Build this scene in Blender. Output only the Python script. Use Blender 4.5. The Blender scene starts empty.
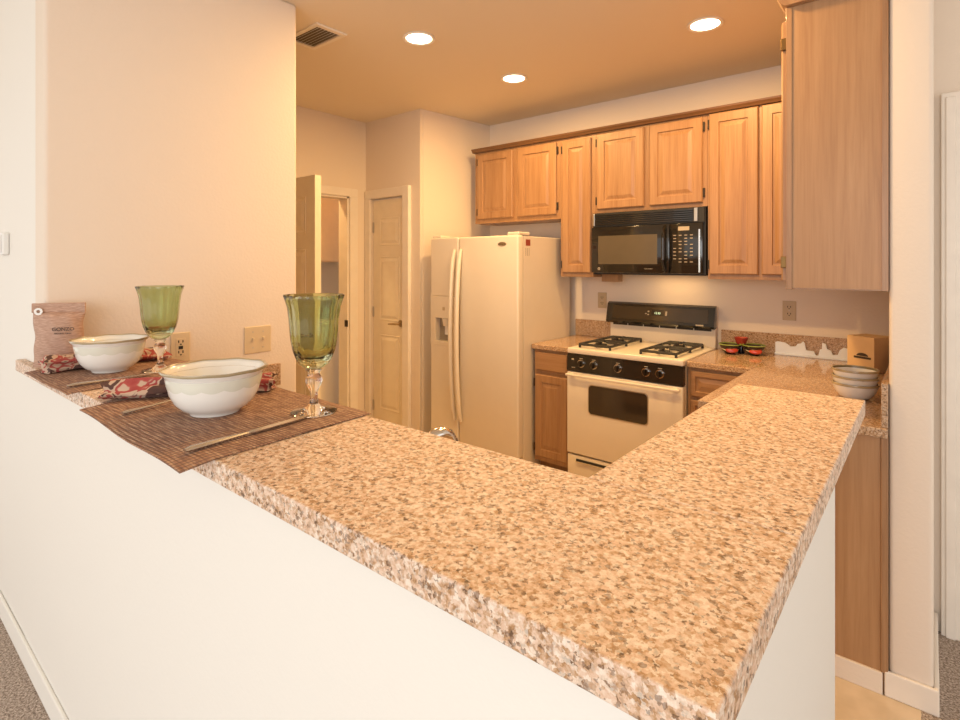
import bpy, bmesh, math, random
from mathutils import Vector, Matrix
random.seed(7)
PI = math.pi
scene = bpy.context.scene
COL = scene.collection

# ---------------------------------------------------------------- camera
cam_data = bpy.data.cameras.new('camera')
cam = bpy.data.objects.new('camera', cam_data)
COL.objects.link(cam)
cam.location = (0, 0, 1.473)
cam.rotation_euler = (math.radians(90), 0, math.radians(39.63))
cam_data.sensor_width = 36.0
cam_data.lens = 541.62 * 36 / 960
cam_data.shift_x = -0.0007
cam_data.shift_y = -0.1
cam_data.clip_start = 0.02
scene.camera = cam

# ---------------------------------------------------------------- view, world, lights
scene.view_settings.view_transform = 'Standard'
scene.view_settings.look = 'None'
scene.view_settings.gamma = 1.0
scene.view_settings.use_curve_mapping = False
scene.view_settings.exposure = 0.0

world = bpy.data.worlds.new('world')
scene.world = world
world.use_nodes = True
bg = world.node_tree.nodes['Background']
bg.inputs[0].default_value = (1.0, 0.93, 0.855, 1)
bg.inputs[1].default_value = 1.32


def area_light(name, loc, target, size, size_y, energy, color):
    ld = bpy.data.lights.new(name, 'AREA')
    ld.shape = 'RECTANGLE'
    ld.size, ld.size_y, ld.energy, ld.color = size, size_y, energy, color
    o = bpy.data.objects.new(name, ld)
    COL.objects.link(o)
    o.location = loc
    o.rotation_euler = (Vector(target) - Vector(loc)).to_track_quat('-Z', 'Y').to_euler()
    return o


# daylight through the dining room windows, behind and to the left of the camera
area_light('window_daylight', (0.5, -3.5, 1.7), (-1.9, 0.8, 1.1), 3.4, 2.0, 78, (0.93, 0.97, 1.0))
LAMP_COLOR = (1.0, 0.61, 0.235)
LAMP_WATTS = 19.5

# ---------------------------------------------------------------- materials


def srgb(r, g, b):
    f = lambda c: (c / 255 / 12.92) if c / 255 <= 0.04045 else ((c / 255 + 0.055) / 1.055) ** 2.4
    return (f(r), f(g), f(b), 1.0)


def new_mat(name):
    m = bpy.data.materials.new(name)
    m.use_nodes = True
    nt = m.node_tree
    return m, nt, nt.nodes['Principled BSDF']


def node(nt, kind, **kw):
    n = nt.nodes.new(kind)
    for k, v in kw.items():
        if k.startswith('i_'):
            n.inputs[k[2:].replace('_', ' ')].default_value = v
        else:
            setattr(n, k, v)
    return n


def coords(nt, scale=(1, 1, 1), rot=(0, 0, 0)):
    tc = node(nt, 'ShaderNodeTexCoord')
    mp = node(nt, 'ShaderNodeMapping')
    mp.inputs['Scale'].default_value = scale
    mp.inputs['Rotation'].default_value = rot
    nt.links.new(tc.outputs['Object'], mp.inputs['Vector'])
    return mp.outputs['Vector']


def ramp(nt, fac, stops, interp='LINEAR'):
    r = node(nt, 'ShaderNodeValToRGB')
    r.color_ramp.interpolation = interp
    els = r.color_ramp.elements
    while len(els) < len(stops):
        els.new(0.5)
    for e, (p, c) in zip(els, stops):
        e.position = p
        e.color = c
    nt.links.new(fac, r.inputs['Fac'])
    return r.outputs['Color']


def bump(nt, bsdf, height, strength, dist=0.002):
    b = node(nt, 'ShaderNodeBump')
    b.inputs['Strength'].default_value = strength
    b.inputs['Distance'].default_value = dist
    nt.links.new(height, b.inputs['Height'])
    nt.links.new(b.outputs['Normal'], bsdf.inputs['Normal'])


def mix_color(nt, fac, a, b, mode='MIX'):
    m = node(nt, 'ShaderNodeMix', data_type='RGBA', blend_type=mode)
    for sock, v in ((m.inputs[0], fac), (m.inputs[6], a), (m.inputs[7], b)):
        if hasattr(v, 'is_linked'):
            nt.links.new(v, sock)
        else:
            sock.default_value = v
    return m.outputs[2]


def plain(name, col, rough=0.5, metal=0.0, coat=0.0, noise=0.03, spec=0.5):
    m, nt, b = new_mat(name)
    n = node(nt, 'ShaderNodeTexNoise')
    n.inputs['Scale'].default_value = 12
    nt.links.new(coords(nt), n.inputs['Vector'])
    dark = tuple(c * (1 - noise) for c in col[:3]) + (1,)
    lite = tuple(min(1, c * (1 + noise)) for c in col[:3]) + (1,)
    nt.links.new(ramp(nt, n.outputs['Fac'], [(0.3, dark), (0.7, lite)]), b.inputs['Base Color'])
    b.inputs['Roughness'].default_value = rough
    b.inputs['Metallic'].default_value = metal
    b.inputs['Coat Weight'].default_value = coat
    b.inputs['Specular IOR Level'].default_value = spec
    return m


def paint(name, col, strength=0.25):
    m, nt, b = new_mat(name)
    n = node(nt, 'ShaderNodeTexNoise')
    n.inputs['Scale'].default_value = 90
    n.inputs['Detail'].default_value = 3
    nt.links.new(coords(nt), n.inputs['Vector'])
    b.inputs['Base Color'].default_value = col
    b.inputs['Roughness'].default_value = 0.75
    b.inputs['Specular IOR Level'].default_value = 0.25
    bump(nt, b, n.outputs['Fac'], strength, 0.004)
    return m


def wood(name, dark, mid, lite, rough=0.38, axis='Z', grain=0.75):
    m, nt, b = new_mat(name)
    sc = {'Z': (26, 26, 1.3), 'X': (1.3, 26, 26), 'Y': (26, 1.3, 26)}[axis]
    v = coords(nt, sc)
    n = node(nt, 'ShaderNodeTexNoise')
    n.inputs['Scale'].default_value = 1.0
    n.inputs['Detail'].default_value = 6
    n.inputs['Roughness'].default_value = 0.62
    n.inputs['Distortion'].default_value = 0.6
    nt.links.new(v, n.inputs['Vector'])
    sc2 = {'Z': (170, 170, 5), 'X': (5, 170, 170), 'Y': (170, 5, 170)}[axis]
    n2 = node(nt, 'ShaderNodeTexNoise')
    n2.inputs['Scale'].default_value = 1.0
    n2.inputs['Detail'].default_value = 2
    nt.links.new(coords(nt, sc2), n2.inputs['Vector'])
    c1 = ramp(nt, n.outputs['Fac'], [(0.25, dark), (0.5, mid), (0.75, lite)])
    c2 = ramp(nt, n2.outputs['Fac'], [(0.36, (0.86, 0.83, 0.80, 1)), (0.52, (1, 1, 1, 1))])
    nt.links.new(mix_color(nt, grain, c1, c2, 'MULTIPLY'), b.inputs['Base Color'])
    b.inputs['Roughness'].default_value = rough
    b.inputs['Coat Weight'].default_value = 0.15
    b.inputs['Coat Roughness'].default_value = 0.25
    bump(nt, b, n2.outputs['Fac'], 0.08, 0.001)
    return m


def granite(name, base, tan, brown, cream, rough=0.12, scale=1.0):
    m, nt, b = new_mat(name)
    v = coords(nt)
    d = node(nt, 'ShaderNodeTexNoise')
    d.inputs['Scale'].default_value = 130 * scale
    d.inputs['Detail'].default_value = 3
    nt.links.new(v, d.inputs['Vector'])
    vm = node(nt, 'ShaderNodeVectorMath', operation='MULTIPLY_ADD')
    vm.inputs[1].default_value = (0.012, 0.012, 0.012)
    nt.links.new(d.outputs['Color'], vm.inputs[0])
    nt.links.new(v, vm.inputs[2])
    vo = node(nt, 'ShaderNodeTexVoronoi')
    vo.inputs['Scale'].default_value = 135 * scale
    nt.links.new(vm.outputs[0], vo.inputs['Vector'])
    sep = node(nt, 'ShaderNodeSeparateColor')
    nt.links.new(vo.outputs['Color'], sep.inputs[0])
    c1 = ramp(nt, sep.outputs[0], [(0.0, brown), (0.10, brown), (0.15, tan), (0.30, tan), (0.36, base), (0.66, base), (0.74, cream), (1.0, cream)])
    n = node(nt, 'ShaderNodeTexNoise')
    n.inputs['Scale'].default_value = 75 * scale
    n.inputs['Detail'].default_value = 5
    n.inputs['Roughness'].default_value = 0.7
    nt.links.new(v, n.inputs['Vector'])
    c2 = ramp(nt, n.outputs['Fac'], [(0.37, brown), (0.44, tan), (0.51, base), (0.62, cream)])
    nt.links.new(mix_color(nt, 0.42, c1, c2), b.inputs['Base Color'])
    b.inputs['Roughness'].default_value = rough
    return m


def glass(name, col, rough=0.0, ior=1.45):
    m, nt, b = new_mat(name)
    b.inputs['Base Color'].default_value = col
    b.inputs['Transmission Weight'].default_value = 1.0
    b.inputs['Roughness'].default_value = rough
    b.inputs['IOR'].default_value = ior
    return m


def emitter(name, col, strength):
    m, nt, b = new_mat(name)
    b.inputs['Base Color'].default_value = (0.9, 0.9, 0.9, 1)
    b.inputs['Emission Color'].default_value = col
    b.inputs['Emission Strength'].default_value = strength
    return m


M = {}
M['paint'] = paint('wall_paint', (0.77, 0.67, 0.565, 1))
M['paint_daylit'] = paint('daylit_wall_paint', (0.80, 0.77, 0.715, 1), 0.12)  # same wall paint, daylight whiteness put into its colour
M['ceiling'] = paint('ceiling_paint', (0.79, 0.69, 0.54, 1), 0.2)
M['trim'] = plain('trim_paint', (0.80, 0.73, 0.645, 1), 0.4)
M['door'] = plain('door_paint', (0.80, 0.71, 0.56, 1), 0.42)
M['oak'] = wood('oak', (0.28, 0.145, 0.066, 1), (0.355, 0.196, 0.096, 1), (0.41, 0.236, 0.120, 1))
M['oak_x'] = wood('oak_horizontal', (0.28, 0.145, 0.066, 1), (0.355, 0.196, 0.096, 1), (0.41, 0.236, 0.120, 1), axis='X')
M['oak_panel'] = wood('oak_panel', (0.315, 0.162, 0.070, 1), (0.39, 0.212, 0.096, 1), (0.45, 0.258, 0.124, 1), rough=0.5, grain=0.35)
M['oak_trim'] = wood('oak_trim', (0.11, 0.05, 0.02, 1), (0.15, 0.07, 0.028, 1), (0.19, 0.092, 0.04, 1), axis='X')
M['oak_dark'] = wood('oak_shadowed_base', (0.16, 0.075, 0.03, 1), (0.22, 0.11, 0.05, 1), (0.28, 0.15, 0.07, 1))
M['granite'] = granite('granite', (0.69, 0.48, 0.345, 1), (0.46, 0.26, 0.125, 1), (0.10, 0.055, 0.035, 1), (0.82, 0.71, 0.60, 1), rough=0.5, scale=1.4)
M['granite'].node_tree.nodes['Principled BSDF'].inputs['Specular IOR Level'].default_value = 0.3
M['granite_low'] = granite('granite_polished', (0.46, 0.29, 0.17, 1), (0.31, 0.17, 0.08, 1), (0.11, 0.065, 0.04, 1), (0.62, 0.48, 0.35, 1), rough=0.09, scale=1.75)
M['bisque'] = plain('bisque_enamel', (0.74, 0.66, 0.55, 1), 0.3, coat=0.25, noise=0.01)
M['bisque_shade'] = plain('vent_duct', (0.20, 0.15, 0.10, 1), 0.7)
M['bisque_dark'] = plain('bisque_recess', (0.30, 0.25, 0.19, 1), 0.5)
M['black_gloss'] = plain('black_gloss', (0.012, 0.011, 0.010, 1), 0.12, coat=0.4)
M['black_matte'] = plain('black_matte', (0.015, 0.014, 0.013, 1), 0.5)
M['iron'] = plain('cast_iron', (0.022, 0.020, 0.018, 1), 0.45)
M['mw_window'] = plain('microwave_window', (0.10, 0.08, 0.055, 1), 0.15)
M['oven_glass'] = plain('oven_glass', (0.035, 0.026, 0.018, 1), 0.08, coat=0.5)
M['chrome'] = plain('chrome', (0.72, 0.70, 0.67, 1), 0.14, metal=1.0)
M['nickel'] = plain('satin_nickel', (0.55, 0.52, 0.47, 1), 0.32, metal=1.0)
M['steel'] = plain('cutlery_steel', (0.62, 0.58, 0.53, 1), 0.25, metal=1.0)
M['bronze'] = plain('door_hardware', (0.46, 0.36, 0.24, 1), 0.3, metal=1.0)
M['hinge_dark'] = plain('hinge_bronze', (0.05, 0.035, 0.025, 1), 0.4, metal=0.6)
M['brass'] = plain('brass', (0.22, 0.13, 0.05, 1), 0.4, metal=1.0)
M['ivory'] = plain('ivory_plastic', (0.66, 0.52, 0.33, 1), 0.4)
M['laundry_wood'] = plain('laundry_cabinet_wood', (0.72, 0.49, 0.27, 1), 0.45)
M['tan_plate'] = plain('tan_plastic', (0.52, 0.40, 0.25, 1), 0.42)
M['slot'] = plain('dark_slot', (0.02, 0.016, 0.012, 1), 0.6)
M['white'] = plain('white_plastic', (0.80, 0.79, 0.76, 1), 0.4)
M['patch_white'] = plain('patch_white', (0.86, 0.90, 0.96, 1), 0.5)  # cool bright white for the made-up backsplash patch
M['ceramic'] = plain('white_ceramic', (0.84, 0.82, 0.77, 1), 0.12, coat=0.4, noise=0.01)
M['rim_glaze'] = plain('olive_rim_glaze', (0.40, 0.32, 0.19, 1), 0.2, coat=0.3, noise=0.2)
M['sage_glaze'] = plain('sage_glaze', (0.72, 0.715, 0.62, 1), 0.15, coat=0.4)
M['olive_band'] = plain('olive_band', (0.20, 0.16, 0.08, 1), 0.25)
M['green_glass'] = glass('green_glass', (0.66, 0.74, 0.50, 1))
M['clear_glass'] = glass('clear_glass', (0.97, 0.96, 0.93, 1))
M['lens'] = emitter('lamp_lens', (1.0, 0.86, 0.62, 1), 9.0)
M['green_led'] = emitter('green_led', (0.35, 0.9, 0.45, 1), 0.9)
M['dim_digit'] = plain('pale_print', (0.42, 0.36, 0.27, 1), 0.5)
M['print_grey'] = plain('grey_print', (0.35, 0.30, 0.24, 1), 0.5)
M['kraft'] = plain('kraft_card', (0.62, 0.42, 0.23, 1), 0.7, noise=0.06)
M['print_dark'] = plain('dark_print', (0.045, 0.03, 0.02, 1), 0.6)
M['red_print'] = plain('red_print', (0.30, 0.05, 0.03, 1), 0.5)
M['red_glaze'] = plain('red_glaze', (0.48, 0.055, 0.03, 1), 0.18, coat=0.4, noise=0.25)
M['green_glaze'] = plain('green_glaze', (0.28, 0.36, 0.07, 1), 0.2, coat=0.4, noise=0.2)
M['cream_glaze'] = plain('cream_glaze', (0.72, 0.60, 0.38, 1), 0.2, coat=0.4)
M['black_glaze'] = plain('black_glaze', (0.02, 0.012, 0.012, 1), 0.15, coat=0.4)
M['metal_paint'] = plain('vent_paint', (0.82, 0.74, 0.62, 1), 0.5)


def tile_mat():
    m, nt, b = new_mat('floor_tile')
    br = node(nt, 'ShaderNodeTexBrick', offset=0.0)
    br.inputs['Color1'].default_value = (0.66, 0.52, 0.36, 1)
    br.inputs['Color2'].default_value = (0.70, 0.56, 0.40, 1)
    br.inputs['Mortar'].default_value = (0.30, 0.22, 0.15, 1)
    br.inputs['Scale'].default_value = 1.0
    br.inputs['Mortar Size'].default_value = 0.004
    br.inputs['Brick Width'].default_value = 0.33
    br.inputs['Row Height'].default_value = 0.33
    nt.links.new(coords(nt), br.inputs['Vector'])
    n = node(nt, 'ShaderNodeTexNoise')
    n.inputs['Scale'].default_value = 14
    nt.links.new(coords(nt), n.inputs['Vector'])
    c = ramp(nt, n.outputs['Fac'], [(0.3, (0.86, 0.84, 0.8, 1)), (0.7, (1, 1, 1, 1))])
    nt.links.new(mix_color(nt, 1.0, br.outputs['Color'], c, 'MULTIPLY'), b.inputs['Base Color'])
    b.inputs['Roughness'].default_value = 0.35
    return m


def carpet_mat():
    m, nt, b = new_mat('carpet')
    n = node(nt, 'ShaderNodeTexNoise')
    n.inputs['Scale'].default_value = 130
    n.inputs['Detail'].default_value = 4
    n.inputs['Roughness'].default_value = 0.75
    nt.links.new(coords(nt), n.inputs['Vector'])
    nt.links.new(ramp(nt, n.outputs['Fac'], [(0.36, (0.15, 0.105, 0.08, 1)), (0.5, (0.46, 0.36, 0.29, 1)), (0.64, (0.78, 0.66, 0.56, 1))]), b.inputs['Base Color'])
    b.inputs['Roughness'].default_value = 0.95
    b.inputs['Specular IOR Level'].default_value = 0.1
    bump(nt, b, n.outputs['Fac'], 0.9, 0.01)
    return m


def mat_weave():
    m, nt, b = new_mat('placemat_weave')
    v = coords(nt)
    w1 = node(nt, 'ShaderNodeTexWave', bands_direction='X')
    w1.inputs['Scale'].default_value = 24
    w1.inputs['Distortion'].default_value = 0.8
    w1.inputs['Detail'].default_value = 1
    nt.links.new(v, w1.inputs['Vector'])
    w2 = node(nt, 'ShaderNodeTexWave', bands_direction='Y')
    w2.inputs['Scale'].default_value = 40
    w2.inputs['Distortion'].default_value = 0.8
    nt.links.new(v, w2.inputs['Vector'])
    n = node(nt, 'ShaderNodeTexNoise')
    n.inputs['Scale'].default_value = 1.0
    n.inputs['Detail'].default_value = 5
    nt.links.new(coords(nt, (22, 150, 22)), n.inputs['Vector'])
    c = ramp(nt, n.outputs['Fac'], [(0.33, (0.15, 0.07, 0.045, 1)), (0.48, (0.36, 0.19, 0.12, 1)), (0.63, (0.62, 0.42, 0.28, 1))])
    l1 = ramp(nt, w1.outputs['Fac'], [(0.05, (0.22, 0.17, 0.14, 1)), (0.40, (1, 1, 1, 1))])
    l2 = ramp(nt, w2.outputs['Fac'], [(0.0, (0.35, 0.3, 0.26, 1)), (0.55, (1.0, 1.0, 1.0, 1))])
    c = mix_color(nt, 0.8, c, l1, 'MULTIPLY')
    c = mix_color(nt, 0.85, c, l2, 'MULTIPLY')
    c = mix_color(nt, 0.3, c, (0.34, 0.18, 0.115, 1))
    nt.links.new(c, b.inputs['Base Color'])
    b.inputs['Roughness'].default_value = 0.7
    bump(nt, b, w2.outputs['Fac'], 0.5, 0.002)
    return m


def floral():
    m, nt, b = new_mat('floral_cloth')
    v = coords(nt)
    n = node(nt, 'ShaderNodeTexNoise')
    n.inputs['Scale'].default_value = 19
    n.inputs['Detail'].default_value = 2
    n.inputs['Distortion'].default_value = 1.0
    nt.links.new(v, n.inputs['Vector'])
    cream = (0.56, 0.40, 0.29, 1)
    c = ramp(nt, n.outputs['Fac'], [(0.0, (0.05, 0.025, 0.02, 1)), (0.44, (0.10, 0.045, 0.035, 1)), (0.46, cream), (0.515, cream), (0.53, (0.36, 0.05, 0.045, 1)), (0.62, (0.42, 0.09, 0.07, 1)), (0.65, cream)], 'LINEAR')
    nt.links.new(c, b.inputs['Base Color'])
    b.inputs['Roughness'].default_value = 0.85
    return m


def burlap():
    m, nt, b = new_mat('burlap')
    n = node(nt, 'ShaderNodeTexNoise')
    n.inputs['Scale'].default_value = 1.0
    n.inputs['Detail'].default_value = 4
    nt.links.new(coords(nt, (60, 60, 420)), n.inputs['Vector'])
    nt.links.new(ramp(nt, n.outputs['Fac'], [(0.3, (0.36, 0.21, 0.145, 1)), (0.7, (0.58, 0.385, 0.295, 1))]), b.inputs['Base Color'])
    b.inputs['Roughness'].default_value = 0.85
    bump(nt, b, n.outputs['Fac'], 0.4, 0.002)
    return m


M['tile'] = tile_mat()
M['carpet'] = carpet_mat()
M['weave'] = mat_weave()
M['floral'] = floral()
M['burlap'] = burlap()

# ---------------------------------------------------------------- mesh helpers


def B():
    return bmesh.new()


def add_box(bm, x0, x1, y0, y1, z0, z1, bev=0.0, seg=2):
    ret = bmesh.ops.create_cube(bm, size=1.0)
    vs = ret['verts']
    bmesh.ops.scale(bm, verts=vs, vec=(x1 - x0, y1 - y0, z1 - z0))
    bmesh.ops.translate(bm, verts=vs, vec=((x0 + x1) / 2, (y0 + y1) / 2, (z0 + z1) / 2))
    if bev > 0:
        es = list({e for v in vs for e in v.link_edges})
        bmesh.ops.bevel(bm, geom=es, offset=bev, segments=seg, affect='EDGES', profile=0.5)
    return bm


def bx(x0, x1, y0, y1, z0, z1, bev=0.0, seg=2):
    return add_box(B(), x0, x1, y0, y1, z0, z1, bev, seg)


def add_lathe(bm, prof, n=32, center=(0, 0), radfun=None, close=False):
    rings = []
    for (r, z) in prof:
        ring = []
        for i in range(n):
            a = 2 * PI * i / n
            rr = max(r, 1e-5)
            zz = z
            if radfun:
                rr, zz = radfun(rr, z, a)
            ring.append(bm.verts.new((center[0] + rr * math.cos(a), center[1] + rr * math.sin(a), zz)))
        rings.append(ring)
    m = len(rings)
    for k in range(m if close else m - 1):
        r0, r1 = rings[k], rings[(k + 1) % m]
        for i in range(n):
            bm.faces.new((r0[i], r0[(i + 1) % n], r1[(i + 1) % n], r1[i]))
    if not close:
        for ring, rev in ((rings[0], True), (rings[-1], False)):
            bm.faces.new(list(reversed(ring)) if rev else ring)
    return bm


def add_tube(bm, pts, rad, n=10, flat=1.0):
    pts = [Vector(p) for p in pts]
    rads = rad if isinstance(rad, (list, tuple)) else [rad] * len(pts)
    up0 = Vector((0, 0, 1))
    rings = []
    for i, p in enumerate(pts):
        t = (pts[min(i + 1, len(pts) - 1)] - pts[max(i - 1, 0)]).normalized()
        up = up0 if abs(t.dot(up0)) < 0.95 else Vector((1, 0, 0))
        s = t.cross(up).normalized()
        u = s.cross(t).normalized()
        rings.append([bm.verts.new(p + rads[i] * (math.cos(2 * PI * k / n) * s + flat * math.sin(2 * PI * k / n) * u)) for k in range(n)])
    for a, b in zip(rings, rings[1:]):
        for k in range(n):
            bm.faces.new((a[k], a[(k + 1) % n], b[(k + 1) % n], b[k]))
    bm.faces.new(list(reversed(rings[0])))
    bm.faces.new(rings[-1])
    return bm


def add_prism(bm, pts2, y0, y1):
    """polygon in x,z extruded along y"""
    a = [bm.verts.new((x, y0, z)) for x, z in pts2]
    b = [bm.verts.new((x, y1, z)) for x, z in pts2]
    n = len(a)
    bm.faces.new(a)
    bm.faces.new(list(reversed(b)))
    for i in range(n):
        bm.faces.new((a[i], b[i], b[(i + 1) % n], a[(i + 1) % n]))
    return bm


def add_prism_x(bm, pts2, x0, x1):
    """polygon in y,z extruded along x"""
    a = [bm.verts.new((x0, y, z)) for y, z in pts2]
    b = [bm.verts.new((x1, y, z)) for y, z in pts2]
    n = len(a)
    bm.faces.new(a)
    bm.faces.new(list(reversed(b)))
    for i in range(n):
        bm.faces.new((a[i], b[i], b[(i + 1) % n], a[(i + 1) % n]))
    return bm


def add_rings(bm, rects):
    """nested rectangles (x0,x1,z0,z1,y), quads between them, last one filled, first one filled as the back"""
    prev = None
    first = None
    for (x0, x1, z0, z1, y) in rects:
        ring = [bm.verts.new(p) for p in ((x0, y, z0), (x1, y, z0), (x1, y, z1), (x0, y, z1))]
        if prev:
            for i in range(4):
                bm.faces.new((prev[i], prev[(i + 1) % 4], ring[(i + 1) % 4], ring[i]))
        else:
            first = ring
        prev = ring
    bm.faces.new(prev)
    bm.faces.new(list(reversed(first)))
    return bm


def panel_front(w, h, t=0.02, rail=0.055, x=0.0, z=0.0, raised=True):
    """raised panel cabinet door: back at y=0, front towards -y"""
    def r(i, y):
        return (x + i, x + w - i, z + i, z + h - i, y)
    rects = [r(0, 0), r(0, -t + 0.006), r(0.006, -t)]
    if raised:
        rects += [r(rail, -t), r(rail + 0.004, -t + 0.008), r(rail + 0.012, -t + 0.008), r(rail + 0.034, -t + 0.001)]
    return add_rings(B(), rects)


SM = {}


def obj(name, bm, mat, parent=None, smooth=False, angle=40):
    bmesh.ops.recalc_face_normals(bm, faces=bm.faces)
    me = bpy.data.meshes.new(name)
    bm.to_mesh(me)
    bm.free()
    me.materials.append(mat)
    if smooth:
        me.polygons.foreach_set('use_smooth', [True] * len(me.polygons))
        me.set_sharp_from_angle(angle=math.radians(angle))
    o = bpy.data.objects.new(name, me)
    COL.objects.link(o)
    if parent:
        o.parent = parent
    return o


def tag(o, label=None, cat=None, group=None):
    if label:
        o['label'] = label
    if cat:
        o['category'] = cat
    if group:
        o['group'] = group
    return o


def thing(name, label, cat, loc=(0, 0, 0), rotz=0.0, group=None):
    o = bpy.data.objects.new(name, None)
    o.empty_display_size = 0.05
    COL.objects.link(o)
    o.location = loc
    o.rotation_euler = (0, 0, rotz)
    return tag(o, label, cat, group)


def struct(name, bm, mat, parent=None, label=None, smooth=False, cat='structure'):
    o = obj(name, bm, mat, parent, smooth)
    if not parent:
        o['kind'] = 'structure'
        if label:
            o['label'] = label
            o['category'] = cat
    return o


def dup(root, loc, rotz, label, group=None):
    r = root.copy()
    COL.objects.link(r)
    r.location = loc
    r.rotation_euler = (0, 0, rotz)
    r['label'] = label
    if group:
        r['group'] = group
    for ch in list(root.children):
        c = ch.copy()
        COL.objects.link(c)
        c.parent = r
        for g in list(ch.children):
            d = g.copy()
            COL.objects.link(d)
            d.parent = c
    return r


def text_bm(body, size, depth=0.0006, align='CENTER'):
    """letters in the x,z plane, facing -y, origin at their middle"""
    cu = bpy.data.curves.new('lettering', 'FONT')
    cu.body = body
    cu.size = size
    cu.extrude = depth
    cu.align_x = align
    cu.align_y = 'CENTER'
    o = bpy.data.objects.new('lettering', cu)
    COL.objects.link(o)
    bpy.context.view_layer.update()
    dg = bpy.context.evaluated_depsgraph_get()
    me = bpy.data.meshes.new_from_object(o.evaluated_get(dg))
    bm = B()
    bm.from_mesh(me)
    bpy.data.objects.remove(o)
    bpy.data.curves.remove(cu)
    bpy.data.meshes.remove(me)
    bmesh.ops.rotate(bm, verts=bm.verts, cent=(0, 0, 0), matrix=Matrix.Rotation(PI / 2, 3, 'X'))
    return bm


def moved(bm, vec, rotz=0.0, rotx=0.0):
    if rotx:
        bmesh.ops.rotate(bm, verts=bm.verts, cent=(0, 0, 0), matrix=Matrix.Rotation(rotx, 3, 'X'))
    if rotz:
        bmesh.ops.rotate(bm, verts=bm.verts, cent=(0, 0, 0), matrix=Matrix.Rotation(rotz, 3, 'Z'))
    bmesh.ops.translate(bm, verts=bm.verts, vec=vec)
    return bm


def cyl_y(r, y0, y1, n=20, x=0.0, z=0.0, r1=None):
    """cylinder along y"""
    bm = B()
    a = [bm.verts.new((x + r * math.cos(2 * PI * i / n), y0, z + r * math.sin(2 * PI * i / n))) for i in range(n)]
    rr = r if r1 is None else r1
    b = [bm.verts.new((x + rr * math.cos(2 * PI * i / n), y1, z + rr * math.sin(2 * PI * i / n))) for i in range(n)]
    for i in range(n):
        bm.faces.new((a[i], a[(i + 1) % n], b[(i + 1) % n], b[i]))
    bm.faces.new(list(reversed(a)))
    bm.faces.new(b)
    return bm


# ---------------------------------------------------------------- main dimensions
YB = 3.792            # back wall
ZC = 2.712            # ceiling
XL = -2.33           # face of the wall with the outlets
YF = 0.472            # dining side of the half wall
BAR = 1.12            # top of the bar
XR = -0.106           # kitchen face of the right wall
SX = -1.842           # left side of the range
CAM_SIDE = -3.6

# ---------------------------------------------------------------- structure
struct('floor', bx(-3.93, -0.02, 0.53, YB + 0.12, -0.06, 0.0), M['tile'], label='cream tile floor of the kitchen seen beside the right column', cat='floor')
bm = bx(-5.0, 2.2, CAM_SIDE, 0.53, -0.06, 0.0)
add_box(bm, -0.02, 2.2, 0.53, 5.4, -0.06, 0.0)
struct('floor_carpet', bm, M['carpet'], label='mottled brown carpet of the dining area and hall', cat='floor')
struct('floor_laundry', bx(-4.9, -3.93, 0.9, YB + 0.12, -0.06, 0.0), M['tile'])
struct('ceiling', bx(-5.9, 2.2, -1.6, 5.4, ZC, ZC + 0.08), M['ceiling'], label='smooth warm ceiling with recessed lights over the kitchen', cat='ceiling')

# wall with the outlets, rounded drywall corners
struct('wall_left', bx(XL - 0.128, XL, YF + 0.0005, 1.437, 0, ZC, 0.016, 4), M['paint'], label='peach wall with outlet and light switch above the bar end', cat='wall', smooth=True)
struct('wall_front', bx(-5.0, XL - 0.03, YF + 0.001, YF + 0.12, 0, ZC), M['paint_daylit'], label='daylit wall left of the rounded corner', cat='wall')
struct('wall_peninsula', bx(-2.60, -0.185, YF, YF + 0.125, 0, BAR - 0.041), M['paint_daylit'], label='daylit half wall under the long granite bar', cat='wall')
struct('wall_peninsula_end', bx(-0.315, -0.185, YF + 0.125, 1.64, 0, BAR - 0.041), M['paint_daylit'], label='cream half wall under the short leg of the bar', cat='wall')
struct('wall_back', bx(-3.2, 0.012, YB, YB + 0.12, 0, ZC), M['paint'], label='back wall behind the range and upper cabinets', cat='wall')
struct('wall_right', bx(XR, 0.012, 2.315, YB, 0, ZC, 0.014, 4), M['paint'], label='cream wall end right of the wooden cabinets', cat='wall', smooth=True)
# pantry block beside the refrigerator, slightly splayed on the refrigerator side
bm = B()
poly = [(-3.125, 3.05), (-3.035, YB), (-3.2, YB), (-3.2, 3.05)]
a = [bm.verts.new((x, y, 0)) for x, y in poly]
b = [bm.verts.new((x, y, ZC)) for x, y in poly]
bm.faces.new(a)
bm.faces.new(b)
for i in range(4):
    bm.faces.new((a[i], a[(i + 1) % 4], b[(i + 1) % 4], b[i]))
struct('wall_alcove', bm, M['paint'], label='side wall left of the refrigerator', cat='wall')
# pantry front with its door opening
PD0, PD1, PDT = -3.735, -3.305, 2.035
bm = bx(-3.93, PD0, 3.02, 3.12, 0, ZC)
add_box(bm, PD1, -3.13, 3.02, 3.12, 0, ZC)
add_box(bm, PD0, PD1, 3.02, 3.12, PDT, ZC)
struct('wall_pantry', bm, M['paint'], label='wall around the narrow pantry door', cat='wall')
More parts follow.
